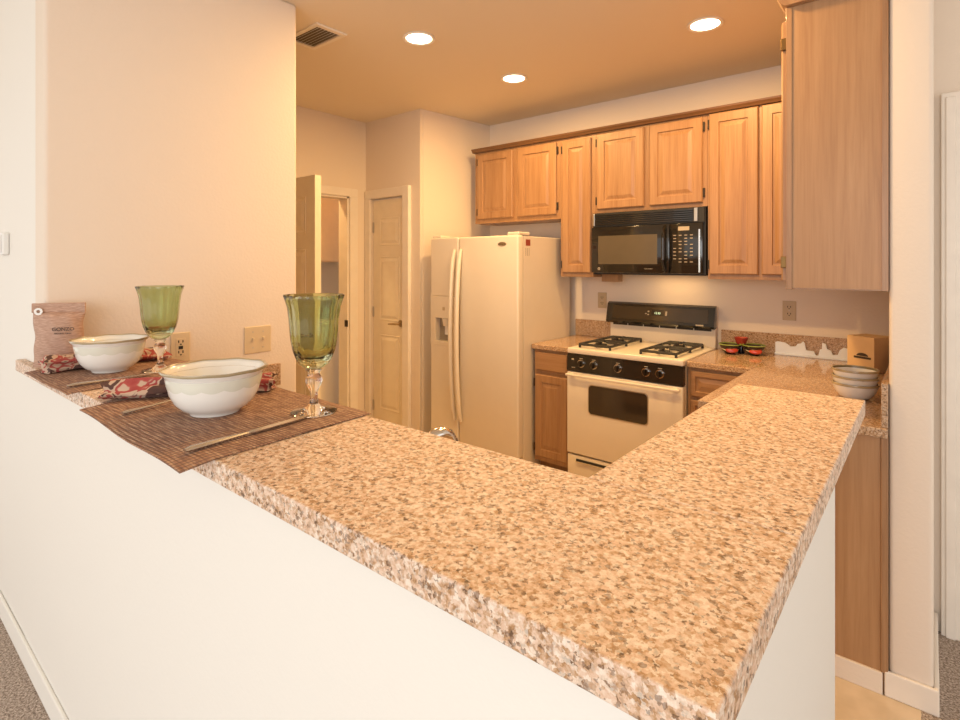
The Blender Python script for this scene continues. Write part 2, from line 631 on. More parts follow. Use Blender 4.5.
# hall wall with the laundry doorway
HX = -3.81
bm = bx(HX - 0.12, HX, 1.0, 2.02, 0, ZC)
add_box(bm, HX - 0.12, HX, 2.84, 3.02, 0, ZC)
add_box(bm, HX - 0.12, HX, 2.02, 2.84, 2.045, ZC)
struct('wall_hall', bm, M['paint'], label='hall wall with the open laundry doorway', cat='wall')
struct('wall_laundry_back', bx(-4.9, -4.8, 0.9, YB + 0.12, 0, ZC), M['paint'])
struct('wall_laundry_right', bx(-4.8, -3.93, YB, YB + 0.12, 0, ZC), M['paint'])
struct('wall_laundry_left', bx(-4.8, -3.93, 0.9, 1.0, 0, ZC), M['paint'])
bm = bx(-3.81, -2.5, 0.9, 1.0, 0, ZC)
struct('wall_hall_end', bm, M['paint'])
# wall behind the right column with a door
bm = bx(0.012, 0.10, 2.845, 2.95, 0, ZC)
add_box(bm, 0.10, 0.95, 2.845, 2.95, 2.09, ZC)
add_box(bm, 0.95, 2.2, 2.845, 2.95, 0, ZC)
struct('wall_far', bm, M['paint'], label='tan wall above the door frame right of the column', cat='wall')

# casings
bm = bx(HX, HX + 0.018, 2.84, 2.92, 0, 2.045, 0.004)
add_box(bm, HX, HX + 0.018, 1.94, 2.92, 2.045, 2.115, 0.004)
add_box(bm, HX, HX + 0.018, 1.94, 2.02, 0, 2.045, 0.004)
add_box(bm, HX - 0.12, HX, 2.822, 2.84, 0, 2.045)
add_box(bm, HX - 0.12, HX, 2.02, 2.84, 2.03, 2.045)
struct('trim_1', bm, M['trim'], label='cream casing around the laundry doorway', cat='trim')
bm = bx(PD0 - 0.07, PD0, 3.002, 3.02, 0, PDT, 0.004)
add_box(bm, PD1, PD1 + 0.075, 2.985, 3.02, 0, PDT + 0.075, 0.004)
add_box(bm, PD0 - 0.07, PD1, 3.002, 3.02, PDT, PDT + 0.075, 0.004)
struct('trim_2', bm, M['trim'], label='cream casing around the narrow pantry door', cat='trim')
bm = bx(0.036, 0.098, 2.82, 2.845, 0, 2.15, 0.004)
add_box(bm, 0.098, 0.95, 2.82, 2.845, 2.09, 2.15, 0.004)
add_box(bm, 0.05, 0.08, 2.812, 2.82, 0, 2.13, 0.003)
struct('trim_3', bm, M['trim'], label='white door casing right of the column', cat='trim')
dr = struct('door_3', bx(0.10, 0.95, 2.87, 2.91, 0.01, 2.085), M['trim'], label='white door at the right edge behind the column', cat='door')

# baseboards
struct('baseboard_front', bx(-5.0, -0.17, YF - 0.012, YF, 0, 0.085, 0.004), M['paint_daylit'], label='white baseboard under the long half wall', cat='baseboard')
bm = bx(-0.118, 0.026, 2.301, 2.315, 0, 0.085, 0.004)
add_box(bm, 0.012, 0.026, 2.315, 2.82, 0, 0.085, 0.004)
struct('baseboard_right', bm, M['trim'], label='white baseboard wrapping the right column foot', cat='baseboard')

# pantry door (two tall raised panels, one small one above)


def six_panel(w, h, t, panels):
    bm = bx(0, w, 0, t, 0, h)
    for (x0, x1, z0, z1) in panels:
        add_rings(bm, [(x0, x1, z0, z1, 0.0005), (x0 + 0.004, x1 - 0.004, z0 + 0.004, z1 - 0.004, -0.004),
                       (x0 + 0.014, x1 - 0.014, z0 + 0.014, z1 - 0.014, -0.0015), (x0 + 0.022, x1 - 0.022, z0 + 0.022, z1 - 0.022, -0.001),
                       (x0 + 0.045, x1 - 0.045, z0 + 0.045, z1 - 0.045, -0.007)])
    return bm


d2 = bpy.data.objects.new('door_2', None)
COL.objects.link(d2)
d2['kind'] = 'structure'
d2['label'] = 'narrow closed pantry door left of the refrigerator'
d2['category'] = 'door'
d2.location = (PD0 + 0.003, 3.04, 0.01)
dw = PD1 - PD0 - 0.006
obj('door_leaf', six_panel(dw, 2.015, 0.04, [(0.085, dw - 0.085, 1.62, 1.86), (0.085, dw - 0.085, 0.98, 1.53), (0.085, dw - 0.085, 0.22, 0.86)]), M['door'], d2)
hd = obj('door_handle', moved(cyl_y(0.030, -0.012, 0.0, x=dw - 0.06, z=0.97), (0, 0, 0)), M['bronze'], d2, True)
bm = add_tube(B(), [(dw - 0.06, -0.004, 0.97), (dw - 0.06, -0.045, 0.97), (dw - 0.075, -0.055, 0.97), (dw - 0.12, -0.055, 0.966), (dw - 0.165, -0.052, 0.962)], [0.011, 0.011, 0.011, 0.009, 0.007])
obj('lever', bm, M['bronze'], hd, True)
for hz in (1.78, 1.05, 0.24):
    bm = bx(0.0, 0.014, -0.010, -0.001, hz - 0.045, hz + 0.045, 0.002)
    obj('hinge', bm, M['nickel'], d2)

# laundry door standing open towards the kitchen
d1 = bpy.data.objects.new('door_1', None)
COL.objects.link(d1)
d1['kind'] = 'structure'
d1['label'] = 'laundry door standing open edge-on beside the doorway'
d1['category'] = 'door'
d1.location = (HX + 0.01, 1.975, 0.01)
lw = 0.80
obj('door_leaf', six_panel(lw, 2.03, 0.045, [(0.10, 0.35, 1.66, 1.90), (0.45, 0.70, 1.66, 1.90), (0.10, 0.35, 1.0, 1.56), (0.45, 0.70, 1.0, 1.56), (0.10, 0.35, 0.22, 0.86), (0.45, 0.70, 0.22, 0.86)]), M['door'], d1)
hd = obj('door_handle', cyl_y(0.028, -0.012, 0.0, x=lw - 0.06, z=0.97), M['bronze'], d1, True)
obj('lever', add_tube(B(), [(lw - 0.06, -0.004, 0.97), (lw - 0.06, -0.05, 0.97), (lw - 0.16, -0.055, 0.965)], 0.010), M['bronze'], hd, True)
obj('strike_plate', bx(3.79 - 3.81 - 0.02, 0.0, 0.842, 0.8471, 0.93, 0.985), M['hinge_dark'], d1)

# ---------------------------------------------------------------- laundry beyond the doorway
t = thing('laundry_cabinet', 'wall cabinet seen through the laundry doorway', 'cabinet', (-4.019, 2.58, 1.49), -0.0)
obj('cabinet_box', bx(-0.78, -0.32, -0.9, 0.85, 0, 0.78), M['laundry_wood'], t)
for k, y0 in enumerate((-0.88, -0.02)):
    bm = bx(-0.32, -0.30, y0, y0 + 0.84, 0.01, 0.77, 0.004)
    obj('cabinet_door', bm, M['laundry_wood'], t)
t = thing('washing_machine', 'cream washing machine seen through the laundry doorway', 'washer', (-4.455, 2.72, 0.0))
obj('body', bx(-0.34, 0.34, -0.4, 0.34, 0.02, 0.93, 0.012), M['bisque'], t)
obj('control_panel', bx(-0.34, -0.18, -0.4, 0.34, 0.93, 1.10, 0.012), M['bisque'], t)
obj('lid', bx(-0.15, 0.31, -0.30, 0.26, 0.93, 0.945, 0.005), M['bisque'], t)
for k in range(3):
    bm = moved(cyl_y(0.028, -0.03, 0.0), (0, 0, 0), rotz=PI / 2)
    obj('knob', moved(bm, (-0.180, -0.26 + 0.2 * k, 1.02)), M['nickel'], t, True)

# ---------------------------------------------------------------- bar top
t = thing('bar_countertop', 'speckled tan granite bar top around the half wall', 'countertop', (0, 0, BAR - 0.04))
sl_bm = B()
out = [(-2.60, 0.4447), (-0.1276, 0.4447), (-0.1276, 0.8040), (XL + 0.0005, 0.8040), (XL + 0.0005, 0.4722), (-2.60, 0.4722)]
lo_ = [sl_bm.verts.new((x, y, 0.0)) for x, y in out]
hi_ = [sl_bm.verts.new((x, y, 0.04)) for x, y in out]
sl_bm.faces.new(list(reversed(lo_)))
sl_bm.faces.new(hi_)
for i in range(6):
    sl_bm.faces.new((lo_[i], lo_[(i + 1) % 6], hi_[(i + 1) % 6], hi_[i]))
bmesh.ops.bevel(sl_bm, geom=sl_bm.edges[:], offset=0.0025, segments=2, affect='EDGES', profile=0.5)
obj('long_slab', sl_bm, M['granite'], t)
obj('short_slab', bx(-0.4348, -0.1276, 0.8044, 1.717, 0.0, 0.04, 0.0025, 2), M['granite'], t)

# ---------------------------------------------------------------- low worktops
CZ = 0.914


def worktop(name, label, boxes, splashes, end=None):
    t = thing(name, label, 'countertop', (0, 0, CZ - 0.034))
    for q in boxes:
        obj('slab', bx(q[0], q[1], q[2], q[3], 0, 0.034, 0.005), M['granite_low'], t)
    for q in splashes:
        obj('backsplash', bx(q[0], q[1], q[2], q[3], 0.0345, 0.0345 + q[4], 0.002), M['granite_low'], t)
    return t


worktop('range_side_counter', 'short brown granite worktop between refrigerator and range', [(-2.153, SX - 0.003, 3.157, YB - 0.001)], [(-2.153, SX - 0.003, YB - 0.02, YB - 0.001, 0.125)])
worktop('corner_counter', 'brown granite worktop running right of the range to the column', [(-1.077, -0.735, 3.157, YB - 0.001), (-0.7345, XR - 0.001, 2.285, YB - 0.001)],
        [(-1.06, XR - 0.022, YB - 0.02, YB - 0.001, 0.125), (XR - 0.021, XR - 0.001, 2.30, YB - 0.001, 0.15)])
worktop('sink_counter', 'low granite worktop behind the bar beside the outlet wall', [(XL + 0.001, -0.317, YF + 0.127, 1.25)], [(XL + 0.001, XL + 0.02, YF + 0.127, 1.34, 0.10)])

# ---------------------------------------------------------------- cabinets


def hinge_bm(x, z, y=-0.022):
    bm = bx(x - 0.006, x + 0.006, y - 0.004, y + 0.02, z - 0.028, z + 0.028, 0.002)
    return bm


def add_door(t, name, x0, z0, w, h, hinge_side=None, mat=None, rail=0.055, hinge_in=0.06):
    d = obj(name, panel_front(w, h, 0.02, rail, x0, z0), mat or M['oak'], t)
    if hinge_side is not None:
        hx = x0 - 0.006 if hinge_side == 'L' else x0 + w + 0.006
        for hz in (z0 + hinge_in, z0 + h - hinge_in):
            obj('hinge', hinge_bm(hx, hz, -0.010), M['hinge_dark'], d)
    return d


UT, UF = 2.40, 3.482       # cabinet top, face frame front plane
G = 'oak cabinets along the back wall'
# over the refrigerator
t = thing('upper_cabinet', 'short oak upper cabinet over the refrigerator', 'cabinet', (-2.941, UF, 1.81), 0, G)
w = 0.832
obj('cabinet_box', bx(0, w - 0.001, 0, YB - UF - 0.001, 0, UT - 1.81), M['oak'], t)
add_door(t, 'cabinet_door', 0.035, 0.035, 0.36, 0.535, 'L')
add_door(t, 'cabinet_door', 0.445, 0.035, 0.355, 0.535, 'R')
# tall narrow
t = thing('upper_cabinet', 'tall narrow oak upper cabinet between refrigerator and microwave', 'cabinet', (-2.109, UF, 1.38), 0, G)
obj('cabinet_box', bx(0, 0.267 - 0.001, 0, YB - UF - 0.001, 0, UT - 1.38), M['oak'], t)
add_door(t, 'cabinet_door', 0.02, 0.03, 0.232, 0.965, 'L')
# over the microwave
t = thing('upper_cabinet', 'short oak upper cabinet directly over the black microwave', 'cabinet', (SX, UF, 1.832), 0, G)
obj('cabinet_box', bx(0, 0.785, 0, YB - UF - 0.001, 0, UT - 1.832), M['oak'], t)
add_door(t, 'cabinet_door', 0.035, 0.025, 0.345, 0.53, 'L')
add_door(t, 'cabinet_door', 0.418, 0.025, 0.34, 0.53, 'R')
# right of the microwave
t = thing('upper_cabinet', 'tall two-door oak upper cabinet right of the microwave', 'cabinet', (-1.055, UF, 1.38), 0, G)
obj('cabinet_box', bx(0, 0.633, 0, YB - UF - 0.001, 0, UT - 1.38), M['oak'], t)
add_door(t, 'cabinet_door', 0.012, 0.03, 0.275, 0.985, 'L')
add_door(t, 'cabinet_door', 0.305, 0.03, 0.275, 0.985, 'R')
# crown moulding over the back run
prof = [(0.0, 0.0), (-0.022, 0.0), (-0.026, 0.008), (-0.036, 0.020), (-0.038, 0.030), (0.30, 0.030), (0.30, 0.0)]
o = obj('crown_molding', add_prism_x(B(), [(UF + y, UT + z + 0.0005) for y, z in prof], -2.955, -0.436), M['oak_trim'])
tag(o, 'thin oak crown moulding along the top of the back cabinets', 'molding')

# right wall cabinet, seen from its end
RCY = 2.318
t = thing('upper_cabinet', 'oak upper cabinet on the right wall showing its plain end panel', 'cabinet', (XR - 0.001, RCY, 1.38), 0)
D = 0.29
obj('cabinet_box', bx(-D, 0, 0.004, YB - RCY - 0.001, 0, 1.06), M['oak'], t)
obj('end_panel', bx(-D, -0.018, 0, 0.004, 0.004, 1.06), M['oak_panel'], t)
obj('scribe_molding', bx(-0.018, 0, -0.006, 0.004, 0, 1.06), M['oak'], t)
obj('face_frame', bx(-D - 0.02, -D - 0.0005, -0.004, 1.15, -0.003, 1.06, 0.001), M['oak'], t)
for y0 in (0.02, 0.57):
    bm = panel_front(0.52, 0.99, 0.02, 0.055, 0, 0.03)
    bm = moved(bm, (0, 0, 0), rotz=-PI / 2)
    d = obj('cabinet_door', moved(bm, (-D - 0.021, y0 + 0.52, 0)), M['oak'], t)
    if y0 < 0.1:
        for hz in (0.10, 0.93):
            hb = bx(-D - 0.040, -D - 0.0205, y0 - 0.016, y0 + 0.001, hz - 0.022, hz + 0.022, 0.002)
            obj('hinge', hb, M['brass'], d)
prof = [(-D - 0.018, 0.0), (-D - 0.034, 0.010), (-D - 0.048, 0.032), (-D - 0.050, 0.045), (0.0, 0.045), (0.0, 0.0)]
bm = add_prism(B(), [(x, 1.0605 + z) for x, z in prof], -0.03, YB - RCY - 0.42)
obj('crown_molding', bm, M['oak'], t)

# base cabinets
BF = 3.182
t = thing('base_cabinet', 'narrow oak base cabinet between refrigerator and range', 'cabinet', (-2.14, BF, 0))
w = 0.296
obj('cabinet_box', bx(0, w - 0.003, 0, YB - BF - 0.001, 0.10, CZ - 0.0345), M['oak'], t)
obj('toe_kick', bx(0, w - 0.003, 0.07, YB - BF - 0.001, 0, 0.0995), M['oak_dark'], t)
add_door(t, 'cabinet_door', 0.012, 0.135, 0.262, 0.57, 'L', rail=0.05)
obj('drawer', panel_front(0.262, 0.125, 0.02, 0.03, 0.012, 0.735, False), M['oak_x'], t)
t = thing('base_cabinet', 'oak drawer cabinet right of the range below the corner worktop', 'cabinet', (-1.075, BF, 0))
obj('cabinet_box', bx(0, 0.34, 0, YB - BF - 0.001, 0.10, CZ - 0.0345), M['oak'], t)
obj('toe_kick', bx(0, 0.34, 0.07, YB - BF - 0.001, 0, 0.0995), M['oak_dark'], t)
for z0, hh in ((0.715, 0.145), (0.45, 0.245), (0.14, 0.29)):
    obj('drawer', panel_front(0.30, hh, 0.02, 0.028, 0.018, z0), M['oak_x'], t)
t = thing('base_cabinet', 'oak base cabinet beside the column showing its end panel', 'cabinet', (XR - 0.001, 2.312, 0))
obj('cabinet_box', bx(-0.612, 0, 0.004, YB - 2.312 - 0.636, 0.0, CZ - 0.0345), M['oak'], t)
obj('end_panel', bx(-0.612, -0.022, -0.004, 0.0038, 0.075, CZ - 0.0345), M['oak_panel'], t)
obj('scribe_molding', bx(-0.0215, -0.001, -0.010, 0.0038, 0.075, CZ - 0.0345, 0.003), M['oak'], t)
obj('base_strip', bx(-0.612, -0.016, -0.012, 0.0038, 0.0, 0.0745, 0.002), M['paint'], t)
t = thing('base_cabinet', 'oak sink cabinet hidden behind the long half wall', 'cabinet', (XL + 0.002, YF + 0.127, 0))
obj('cabinet_box', bx(0, 1.99, 0, 0.60, 0.10, CZ - 0.0345), M['oak'], t)
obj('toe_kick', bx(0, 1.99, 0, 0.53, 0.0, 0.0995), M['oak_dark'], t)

# ---------------------------------------------------------------- microwave
mt = thing('microwave', 'black over-the-range microwave below the short cabinet', 'microwave', (SX + 0.002, 3.456, 1.40))
W = 0.774
obj('body', bx(0, W, 0.02, YB - 3.456 - 0.001, 0.0, 0.43, 0.003), M['black_matte'], mt)
bm = bx(0.004, W - 0.004, 0.004, 0.0195, 0.335, 0.428)
vg = obj('vent_grille', bm, M['black_matte'], mt)
bm = B()
for k in range(6):
    add_box(bm, 0.03, W - 0.07, -0.004, 0.0038, 0.345 + k * 0.013, 0.351 + k * 0.013)
obj('louver', bm, M['black_gloss'], vg)
obj('end_cap', bx(W - 0.066, W - 0.045, -0.003, 0.0038, 0.34, 0.425, 0.002), M['nickel'], vg)
obj('end_cap', bx(0.008, 0.022, -0.003, 0.0038, 0.34, 0.425, 0.002), M['nickel'], vg)
dr = obj('door', bx(0.004, 0.557, -0.012, 0.0195, 0.012, 0.330, 0.006), M['black_gloss'], mt, True)
obj('window', bx(0.056, 0.478, -0.0135, -0.0115, 0.072, 0.268, 0.0005), M['mw_window'], dr)
obj('handle', add_tube(B(), [(0.530, -0.008, 0.022), (0.530, -0.040, 0.035), (0.530, -0.048, 0.10), (0.530, -0.048, 0.24), (0.530, -0.040, 0.295), (0.530, -0.008, 0.315)], 0.011), M['black_gloss'], dr, True)
obj('brand_mark', moved(cyl_y(0.010, -0.0132, -0.0115), (0.062, 0, 0.040)), M['print_grey'], dr, True)
obj('lettering', moved(text_bm('Spacemaker', 0.012, 0.0003), (0.42, -0.0125, 0.042)), M['print_grey'], dr)
cp = obj('control_panel', bx(0.561, W - 0.012, -0.008, 0.0195, 0.012, 0.330, 0.004), M['black_gloss'], mt, True)
obj('display', bx(0.612, 0.682, -0.0092, -0.0075, 0.285, 0.310), M['dim_digit'], cp)
bm = B()
for r_, zz in enumerate((0.255, 0.235, 0.216, 0.196, 0.172, 0.150, 0.128, 0.106, 0.086)):
    for c_ in range(4):
        if (r_ * 3 + c_) % 5 == 4:
            continue
        xx = 0.590 + c_ * 0.035
        add_box(bm, xx - 0.009, xx + 0.009, -0.0088, -0.0078, zz - 0.0028, zz + 0.0028)
b_ = obj('button_print', bm, M['print_grey'], cp)
obj('side_gleam_trim', bx(W - 0.036, W - 0.026, -0.010, -0.0075, 0.02, 0.29, 0.001), M['chrome'], cp)
obj('logo', moved(text_bm('GE', 0.011, 0.0003), (0.062, -0.0136, 0.040)), M['black_matte'], dr)
ld = bpy.data.lights.new('cooktop_lamp', 'AREA')
ld.shape = 'RECTANGLE'
ld.size, ld.size_y, ld.energy, ld.color = 0.30, 0.06, 0.7, LAMP_COLOR
lo = bpy.data.objects.new('cooktop_lamp', ld)
COL.objects.link(lo)
lo.parent = mt
lo.location = (0.50, 0.20, -0.004)
obj('lamp_lens', bx(0.35, 0.65, 0.17, 0.23, -0.003, 0.0, 0.001), M['clear_glass'], mt)
# wood cleat under the narrow cabinet edge
o = obj('wood_cleat', bx(SX + 0.005, SX + 0.13, 3.60, 3.68, 1.345, 1.399), M['oak'])
tag(o, 'small wood cleat under the left end of the microwave', 'cleat')

# ---------------------------------------------------------------- range
rg = thing('gas_range', 'white gas range with black control panel between the worktops', 'stove', (SX + 0.001, 3.126, 0))
W = 0.76
DP = YB - 3.126 - 0.004
obj('body', bx(0, W, 0.03, DP, 0.03, 0.885, 0.003), M['bisque'], rg)
ct = obj('cooktop', bx(-0.001, W + 0.001, -0.006, DP - 0.05, 0.886, 0.922, 0.008, 3), M['bisque'], rg, True)
obj('foot_base', bx(0.02, W - 0.02, 0.08, DP, 0.0, 0.0295), M['black_matte'], rg)
# front control panel, leaning a little
bm = add_prism_x(B(), [(0.029, 0.775), (-0.012, 0.775), (-0.004, 0.8845), (0.029, 0.8845)], 0.0, W)
cp = obj('control_panel', bm, M['black_gloss'], rg)
for kx in (0.105, 0.195, 0.36, 0.54, 0.625):
    kb = cyl_y(0.026, -0.013, -0.007, 24)
    k = obj('knob', moved(kb, (kx, -0.001, 0.828)), M['chrome'], cp, True)
    obj('dial', moved(cyl_y(0.0205, -0.022, -0.0132, 24, r1=0.0205), (kx, -0.001, 0.828)), M['black_gloss'], k, True)
    obj('grip', bx(kx - 0.0045, kx + 0.0045, -0.034, -0.0225, 0.808, 0.848, 0.002), M['black_gloss'], k)
    obj('mark', bx(kx - 0.012, kx + 0.012, -0.0096, -0.0088, 0.858, 0.8625), M['print_grey'], k)
obj('panel_mark', bx(0.035, 0.06, -0.0105, -0.0096, 0.795, 0.80), M['print_grey'], cp)
obj('indicator', bx(0.035, 0.052, -0.0108, -0.0092, 0.845, 0.856), M['dim_digit'], cp)
# oven door
od = obj('oven_door', bx(0.0, W, -0.012, 0.0295, 0.235, 0.768, 0.008, 3), M['bisque'], rg, True)


def round_rect(x0, x1, z0, z1, r, n=6):
    pts = []
    for cx_, cz_, a0 in ((x1 - r, z1 - r, 0), (x0 + r, z1 - r, 90), (x0 + r, z0 + r, 180), (x1 - r, z0 + r, 270)):
        for k in range(n + 1):
            an = math.radians(a0 + 90 * k / n)
            pts.append((cx_ + r * math.cos(an), cz_ + r * math.sin(an)))
    return pts


obj('window_frame', add_prism(B(), round_rect(0.157, 0.556, 0.509, 0.703, 0.026), -0.0150, -0.0118), M['nickel'], od)
obj('window', add_prism(B(), round_rect(0.163, 0.550, 0.515, 0.697, 0.022), -0.0165, -0.0151), M['oven_glass'], od)
bm = bx(0.008, W - 0.008, -0.050, -0.030, 0.744, 0.760, 0.006, 3)
add_box(bm, 0.03, 0.055, -0.032, -0.010, 0.745, 0.759)
add_box(bm, W - 0.055, W - 0.03, -0.032, -0.010, 0.745, 0.759)
obj('handle', bm, M['bisque'], od)
# drawer
dw_ = obj('drawer', bx(0.004, W - 0.004, -0.010, 0.0295, 0.035, 0.225, 0.006), M['bisque'], rg, True)
obj('drawer_pull', bx(0.07, 0.50, -0.018, -0.0095, 0.185, 0.207, 0.004), M['black_matte'], dw_)
obj('pull_trim', bx(0.07, 0.50, -0.026, -0.0185, 0.189, 0.195, 0.002), M['chrome'], dw_)
# back guard
bg_ = obj('backguard', bx(0.004, W - 0.004, DP - 0.05, DP, 0.886, 1.19, 0.004), M['bisque'], rg)
bm = add_prism_x(B(), [(DP - 0.051, 1.05), (DP - 0.10, 1.045), (DP - 0.105, 1.06), (DP - 0.075, 1.185), (DP - 0.051, 1.195)], -0.004, W + 0.004)
bp = obj('back_panel', bm, M['black_gloss'], rg)
slope = math.atan2(0.03, 0.125)


def on_slope(x, s, lift, bmx):
    """place something on the leaning face: s in 0..1 up the face"""
    y = DP - 0.105 + 0.03 * s - lift
    z = 1.06 + 0.125 * s
    bm2 = moved(bmx, (0, 0, 0), rotx=-slope)
    return moved(bm2, (x, y, z))


obj('inset_panel', on_slope(W / 2, 0.52, 0.0005, bx(-0.34, 0.34, -0.0010, 0.0008, -0.048, 0.046, 0.0005)), M['oven_glass'], bp)
obj('clock_window', on_slope(W / 2 - 0.0, 0.58, 0.0012, bx(-0.045, 0.045, -0.0012, 0.0008, -0.022, 0.022, 0.0004)), M['black_gloss'], bp)
obj('clock_digits', on_slope(W / 2, 0.55, 0.0032, text_bm('12:30', 0.020, 0.0003)), M['green_led'], bp)
for xx, zz, hh in ((-0.065, 0.010, 0.005), (-0.083, -0.006, 0.003), (-0.065, -0.012, 0.004), (0.062, 0.001, 0.015)):
    obj('clock_button', on_slope(W / 2, 0.55, 0.0012, bx(xx - 0.006, xx + 0.006, -0.0014, 0.0, zz - hh, zz + hh)), M['print_grey'], bp)
obj('nameplate', on_slope(0.67, 0.0, 0.0, bx(-0.025, 0.025, -0.0015, 0.001, 0.001, 0.011)), M['dim_digit'], bp)
bm = B()
for k in range(6):
    add_box(bm, 0.03 + k * 0.118, 0.03 + k * 0.118 + 0.11, DP - 0.0545, DP - 0.0495, 1.026, 1.042)
obj('vent_slots', bm, M['slot'], bg_)
# burners and grates
for cxx in (0.17, 0.59):
    for cyy in (0.16, 0.42):
        bc = obj('burner', moved(add_lathe(B(), [(0.0, 0.9205), (0.055, 0.9205), (0.058, 0.9225), (0.045, 0.925), (0.042, 0.934), (0.025, 0.936), (0.0, 0.936)], 24), (cxx, cyy, 0)), M['nickel'], rg, True)
        obj('burner_cap', moved(add_lathe(B(), [(0.0, 0.9365), (0.030, 0.9365), (0.031, 0.941), (0.026, 0.944), (0.0, 0.9445)], 24), (cxx, cyy, 0)), M['iron'], bc, True)
    bm = B()
    x0, x1, y0, y1, zt = cxx - 0.108, cxx + 0.108, 0.05, 0.53, 0.944
    rr = 0.0085
    for yy0, yy1 in ((y0, 0.288), (0.292, y1)):
        c = [(x0, yy0, zt), (x1, yy0, zt), (x1, yy1, zt), (x0, yy1, zt)]
        for i in range(4):
            add_tube(bm, [c[i], c[(i + 1) % 4]], rr, 8)
        cy_ = (yy0 + yy1) / 2
        for (dx, dy) in ((1, 0), (-1, 0), (0, 1), (0, -1)):
            ex, ey = (x1 - cxx) * dx, ((yy1 - yy0) / 2) * dy
            add_tube(bm, [(cxx + ex, cy_ + ey, zt), (cxx + ex * 0.62, cy_ + ey * 0.62, zt + 0.010), (cxx + ex * 0.22, cy_ + ey * 0.22, zt + 0.010)], rr * 0.95, 8)
        for (px, py, _z) in c:
            add_tube(bm, [(px, py, zt), (px, py, 0.9215)], rr, 8)
    obj('grate', bm, M['iron'], rg, True)

# ---------------------------------------------------------------- refrigerator
fr = thing('refrigerator', 'white side-by-side refrigerator left of the range', 'refrigerator', (-2.990, 3.0, 0))
W = 0.83
obj('body', bx(0.004, W, 0.072, 0.70, 0.02, 1.668, 0.005), M['bisque'], fr)
for (x0, x1, yy) in ((0.03, 0.08, 0.10), (W - 0.075, W - 0.02, 0.10), (0.03, 0.08, 0.62), (W - 0.075, W - 0.02, 0.62)):
    obj('foot', moved(add_lathe(B(), [(0.0, 0), (0.018, 0), (0.018, 0.0195), (0, 0.0195)], 12), ((x0 + x1) / 2, yy, 0)), M['black_matte'], fr)
obj('kick_grille', bx(0.02, W - 0.02, 0.045, 0.0715, 0.025, 0.13, 0.003), M['bisque_dark'], fr)
for x0, x1, nm in ((0.0, 0.288, 'freezer'), (0.294, W + 0.006, 'fridge')):
    if nm == 'freezer':
        # door built around the dispenser recess
        bm = bx(x0, x1, 0.0, 0.066, 0.14, 0.86, 0.010, 3)
        add_box(bm, x0, x1, 0.0, 0.066, 1.225, 1.672, 0.010, 3)
        add_box(bm, x0, 0.03, 0.0, 0.066, 0.85, 1.235)
        add_box(bm, 0.255, x1, 0.0, 0.066, 0.85, 1.235)
        add_box(bm, 0.03, 0.255, 0.055, 0.066, 0.85, 1.235)
        fz = obj('freezer_door', bm, M['bisque'], fr)
        ds = obj('dispenser', bx(0.03, 0.255, -0.004, 0.054, 1.06, 1.225, 0.003), M['bisque'], fz)
        tag(ds, 'water and ice dispenser panel')
        bm = bx(0.03, 0.255, -0.003, 0.054, 0.85, 0.885, 0.003)
        add_box(bm, 0.03, 0.055, -0.003, 0.054, 0.885, 1.06)
        add_box(bm, 0.23, 0.255, -0.003, 0.054, 0.885, 1.06)
        obj('dispenser_surround', bm, M['bisque'], fz)
        obj('dispenser_recess', bx(0.055, 0.23, 0.046, 0.0545, 0.886, 1.0595), M['bisque_dark'], fz)
        obj('dispenser_spout', moved(add_lathe(B(), [(0.0, 1.0), (0.022, 1.0), (0.03, 1.04), (0.034, 1.059), (0.0, 1.059)], 16), (0.145, 0.022, 0)), M['bisque'], fz, True)
        obj('dispenser_paddle', bx(0.12, 0.17, 0.032, 0.040, 0.93, 0.998, 0.003), M['white'], fz)
        obj('dispenser_button', bx(0.13, 0.155, -0.006, -0.0035, 1.12, 1.145, 0.001), M['tan_plate'], fz)
    else:
        fz = obj('fridge_door', bx(x0, x1, 0.0, 0.066, 0.14, 1.672, 0.014, 4), M['bisque'], fr, True)
        # oval badge with the maker's name
        bm = B()
        n = 28
        a = [bm.verts.new((0.70 + 0.036 * math.cos(2 * PI * i / n), -0.0030, 1.612 + 0.015 * math.sin(2 * PI * i / n))) for i in range(n)]
        b = [bm.verts.new((0.70 + 0.037 * math.cos(2 * PI * i / n), 0.001, 1.612 + 0.016 * math.sin(2 * PI * i / n))) for i in range(n)]
        bm.faces.new(a)
        bm.faces.new(b)
        for i in range(n):
            bm.faces.new((a[i], a[(i + 1) % n], b[(i + 1) % n], b[i]))
        bd = obj('badge', bm, M['nickel'], fz)
        obj('badge_lettering', moved(text_bm('Whirlpool', 0.013, 0.0003), (0.70, -0.0034, 1.612)), M['print_dark'], bd)
    hx = x1 - 0.026 if nm == 'freezer' else x0 + 0.030
    pts = []
    for k in range(15):
        s = k / 14
        pts.append((hx, -0.012 - 0.048 * math.sin(PI * min(max(s, 0.0), 1.0)) ** 0.55, 0.31 + 1.27 * s))
    obj('handle', add_tube(B(), pts, [0.012] + [0.0175] * 13 + [0.012], 12, 1.0), M['bisque'], fz, True)
hc = bx(W - 0.10, W + 0.0, 0.02, 0.15, 1.6725, 1.695, 0.006)
obj('hinge_cover', hc, M['bisque'], fr)
obj('hinge_cover', bx(0.0, 0.09, 0.02, 0.13, 1.6725, 1.692, 0.006), M['bisque'], fr)
# energy sticker on the side
bm = bx(W, W + 0.0006, 0.100, 0.155, 1.60, 1.645)
obj('sticker', bm, M['red_print'], fr)
bm = B()
for k in range(3):
    add_box(bm, W, W + 0.0006, 0.098 + 0.02 * k, 0.103 + 0.02 * k, 1.53, 1.585)
obj('sticker_text', bm, M['print_grey'], fr)

# ---------------------------------------------------------------- recessed lights
LG = 'recessed ceiling lights'


